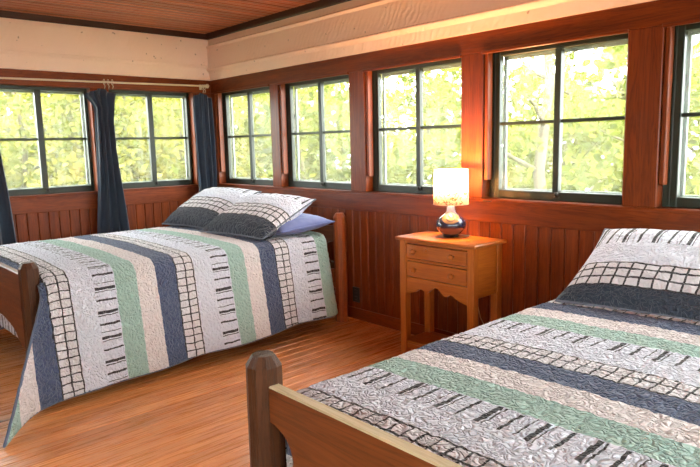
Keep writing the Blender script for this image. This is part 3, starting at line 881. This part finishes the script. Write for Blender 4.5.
# ------------------------------------------------------------------ outside
bm = bmesh.new()
NG = 40
vs_ = [[bm.verts.new((-30+60*i/NG, -30+60*j/NG, -1.1 + 0.3*noise.noise((i*0.4, j*0.4, 2)) - 0.04*max(0, -30+60*j/NG))) for j in range(NG+1)] for i in range(NG+1)]
for i in range(NG):
    for j in range(NG): bm.faces.new((vs_[i][j], vs_[i+1][j], vs_[i+1][j+1], vs_[i][j+1]))
g = bm_obj('ground', bm, GROUND, None, True); struct(g, 'forest floor around the cabin')

def make_tree(name, label, cat, x, y, zb, crown, nleaf, ls, rt, mat, seed, group, lean=0.0, trunk_h=None, branches=6, off=0.0):
    rg = random.Random(seed)
    root = empty(name, (x, y, zb)); tag(root, label, cat, group)
    if off:
        d_ = Vector((-0.45, 0.89, 0))*off; crown = (d_.x, d_.y, *crown[2:])
    cx, cy, cz, rx, ry, rz = crown                      # relative to root
    th = trunk_h or cz+rz*0.5
    pts = []; rad = []
    for i in range(9):
        t = i/8
        pts.append((lean*t*th + 0.06*sin(i*1.7+seed), 0.06*cos(i*1.3+seed), t*th)); rad.append(rt*(1-0.6*t))
    bm = bmesh.new(); add_tube(bm, pts, rt, 10, rad=rad)
    for k in range(branches):
        s = pts[2+k % 6]; a = rg.uniform(0, 2*pi); L = rg.uniform(0.5, 0.95)*min(rx, ry)
        m1 = (s[0]+0.5*L*cos(a), s[1]+0.5*L*sin(a), s[2]+0.22*L); e = (s[0]+L*cos(a), s[1]+L*sin(a), s[2]+rg.uniform(0.3, 0.7)*L)
        add_tube(bm, [s, m1, e], 0.03, 6, rad=[rt*0.35, rt*0.22, rt*0.07])
    bm_obj('trunk', bm, BARK, root, True)
    verts = []; faces = []
    ncl = max(10, nleaf//45); cl = []
    while len(cl) < ncl:
        p = Vector((rg.uniform(-1, 1), rg.uniform(-1, 1), rg.uniform(-1, 1)))
        if p.length <= 1: cl.append(p)
    for k in range(nleaf):
        c0 = cl[k % ncl]
        p = Vector((cx+c0.x*rx+rg.gauss(0, 0.20), cy+c0.y*ry+rg.gauss(0, 0.20), cz+c0.z*rz+rg.gauss(0, 0.16)))
        nrm = Vector((rg.gauss(0, 1), rg.gauss(0, 1), rg.gauss(0, 1)+0.9)).normalized()
        t1 = nrm.orthogonal().normalized(); t1 = Matrix.Rotation(rg.uniform(0, 2*pi), 3, nrm) @ t1; t2 = nrm.cross(t1)
        s = ls*rg.uniform(0.6, 1.25); b = len(verts)
        verts += [p-t1*s*0.5, p+t2*s*0.36-t1*0.05*s+nrm*s*0.06, p+t1*s*0.55, p-t2*s*0.36-t1*0.05*s+nrm*s*0.06]
        faces.append((b, b+1, b+2, b+3))
    me = bpy.data.meshes.new('foliage'); me.from_pydata([tuple(v) for v in verts], [], faces); me.materials.append(mat)
    fo = link('foliage', me, root); fo['kind'] = 'stuff'
    return root

def zg(x, y): return -1.1 - 0.04*max(0, y) - 0.25
# beyond the lamp-side windows: (x, y, crown radius, leaves, leaf size, trunk radius, leaf kind)
woods = [
 (-0.42, 7.00, 2.0, 4200, 0.17, 0.14, 0, 'tall tree whose pale trunk fills the window beside the lamp post'),
 (-1.33, 9.50, 1.9, 3400, 0.19, 0.07, 1, 'slender tree just behind the pale trunk beyond the lamp-side window'),
 (2.39, 4.60, 1.1, 2200, 0.13, 0.06, 0, 'leafy tree close outside the window above the patchwork pillow'),
 (3.06, 5.00, 1.4, 2600, 0.14, 0.08, 0, 'bright green tree outside the window past the propped pillow'),
 (-0.56, 5.20, 0.85, 1700, 0.13, 0.05, 0, 'small tree with slanting boughs outside the window beside the lamp'),
 (-1.95, 5.50, 1.25, 2600, 0.14, 0.07, 0, 'green tree outside the window directly behind the lamp shade'),
 (-5.34, 8.50, 2.0, 3600, 0.18, 0.10, 1, 'yellow-green tree deeper in the woods beyond the lamp window'),
 (-3.72, 5.00, 1.4, 3200, 0.14, 0.06, 0, 'leafy tree outside the window above the blue pillow'),
 (-2.70, 3.20, 1.2, 3000, 0.12, 0.05, 0, 'large-leaved tree brushing the window above the patchwork pillows'),
 (-4.32, 3.40, 1.4, 3200, 0.13, 0.06, 1, 'light green tree outside the narrow window next to the room corner'),
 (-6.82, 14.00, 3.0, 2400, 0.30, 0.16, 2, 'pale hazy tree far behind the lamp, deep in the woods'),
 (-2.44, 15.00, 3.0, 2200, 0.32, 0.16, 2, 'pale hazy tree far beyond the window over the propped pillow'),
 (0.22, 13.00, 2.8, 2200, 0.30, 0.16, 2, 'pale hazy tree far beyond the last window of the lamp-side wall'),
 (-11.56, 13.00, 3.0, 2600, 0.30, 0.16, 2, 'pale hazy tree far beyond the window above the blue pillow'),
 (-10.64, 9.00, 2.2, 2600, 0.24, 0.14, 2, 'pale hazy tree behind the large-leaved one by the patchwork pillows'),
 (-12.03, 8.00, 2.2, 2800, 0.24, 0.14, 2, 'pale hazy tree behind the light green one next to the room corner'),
]
for i, (x, y, r, nl, ls, rt, kd, lb) in enumerate(woods):
    z = zg(x, y)
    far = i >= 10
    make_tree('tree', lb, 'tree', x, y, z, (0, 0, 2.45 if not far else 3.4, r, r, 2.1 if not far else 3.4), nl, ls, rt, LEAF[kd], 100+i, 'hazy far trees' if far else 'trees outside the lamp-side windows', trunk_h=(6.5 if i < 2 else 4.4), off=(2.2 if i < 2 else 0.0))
woods_l = [
 (-3.60, -0.82, 1.6, 4600, 0.10, 0.06, 0, 'dense green tree filling the widest curtained window'),
 (-3.20, -0.25, 1.5, 4600, 0.10, 0.06, 1, 'yellow-green tree outside the curtained window, close by the gathered curtain'),
 (-3.40, 0.60, 1.5, 4600, 0.10, 0.06, 0, 'dense green tree outside the window between the two dark curtains'),
 (-3.80, 1.69, 1.6, 4600, 0.10, 0.06, 1, 'yellow-green tree outside the curtained window next to the room corner'),
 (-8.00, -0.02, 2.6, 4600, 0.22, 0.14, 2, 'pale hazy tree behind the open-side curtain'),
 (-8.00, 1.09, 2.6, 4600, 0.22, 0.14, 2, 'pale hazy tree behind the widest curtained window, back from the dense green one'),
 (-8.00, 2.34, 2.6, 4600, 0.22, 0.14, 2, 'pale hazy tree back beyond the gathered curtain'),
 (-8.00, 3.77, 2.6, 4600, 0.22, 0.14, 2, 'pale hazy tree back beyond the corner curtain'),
]
for i, (x, y, r, nl, ls, rt, kd, lb) in enumerate(woods_l):
    z = zg(x, y)
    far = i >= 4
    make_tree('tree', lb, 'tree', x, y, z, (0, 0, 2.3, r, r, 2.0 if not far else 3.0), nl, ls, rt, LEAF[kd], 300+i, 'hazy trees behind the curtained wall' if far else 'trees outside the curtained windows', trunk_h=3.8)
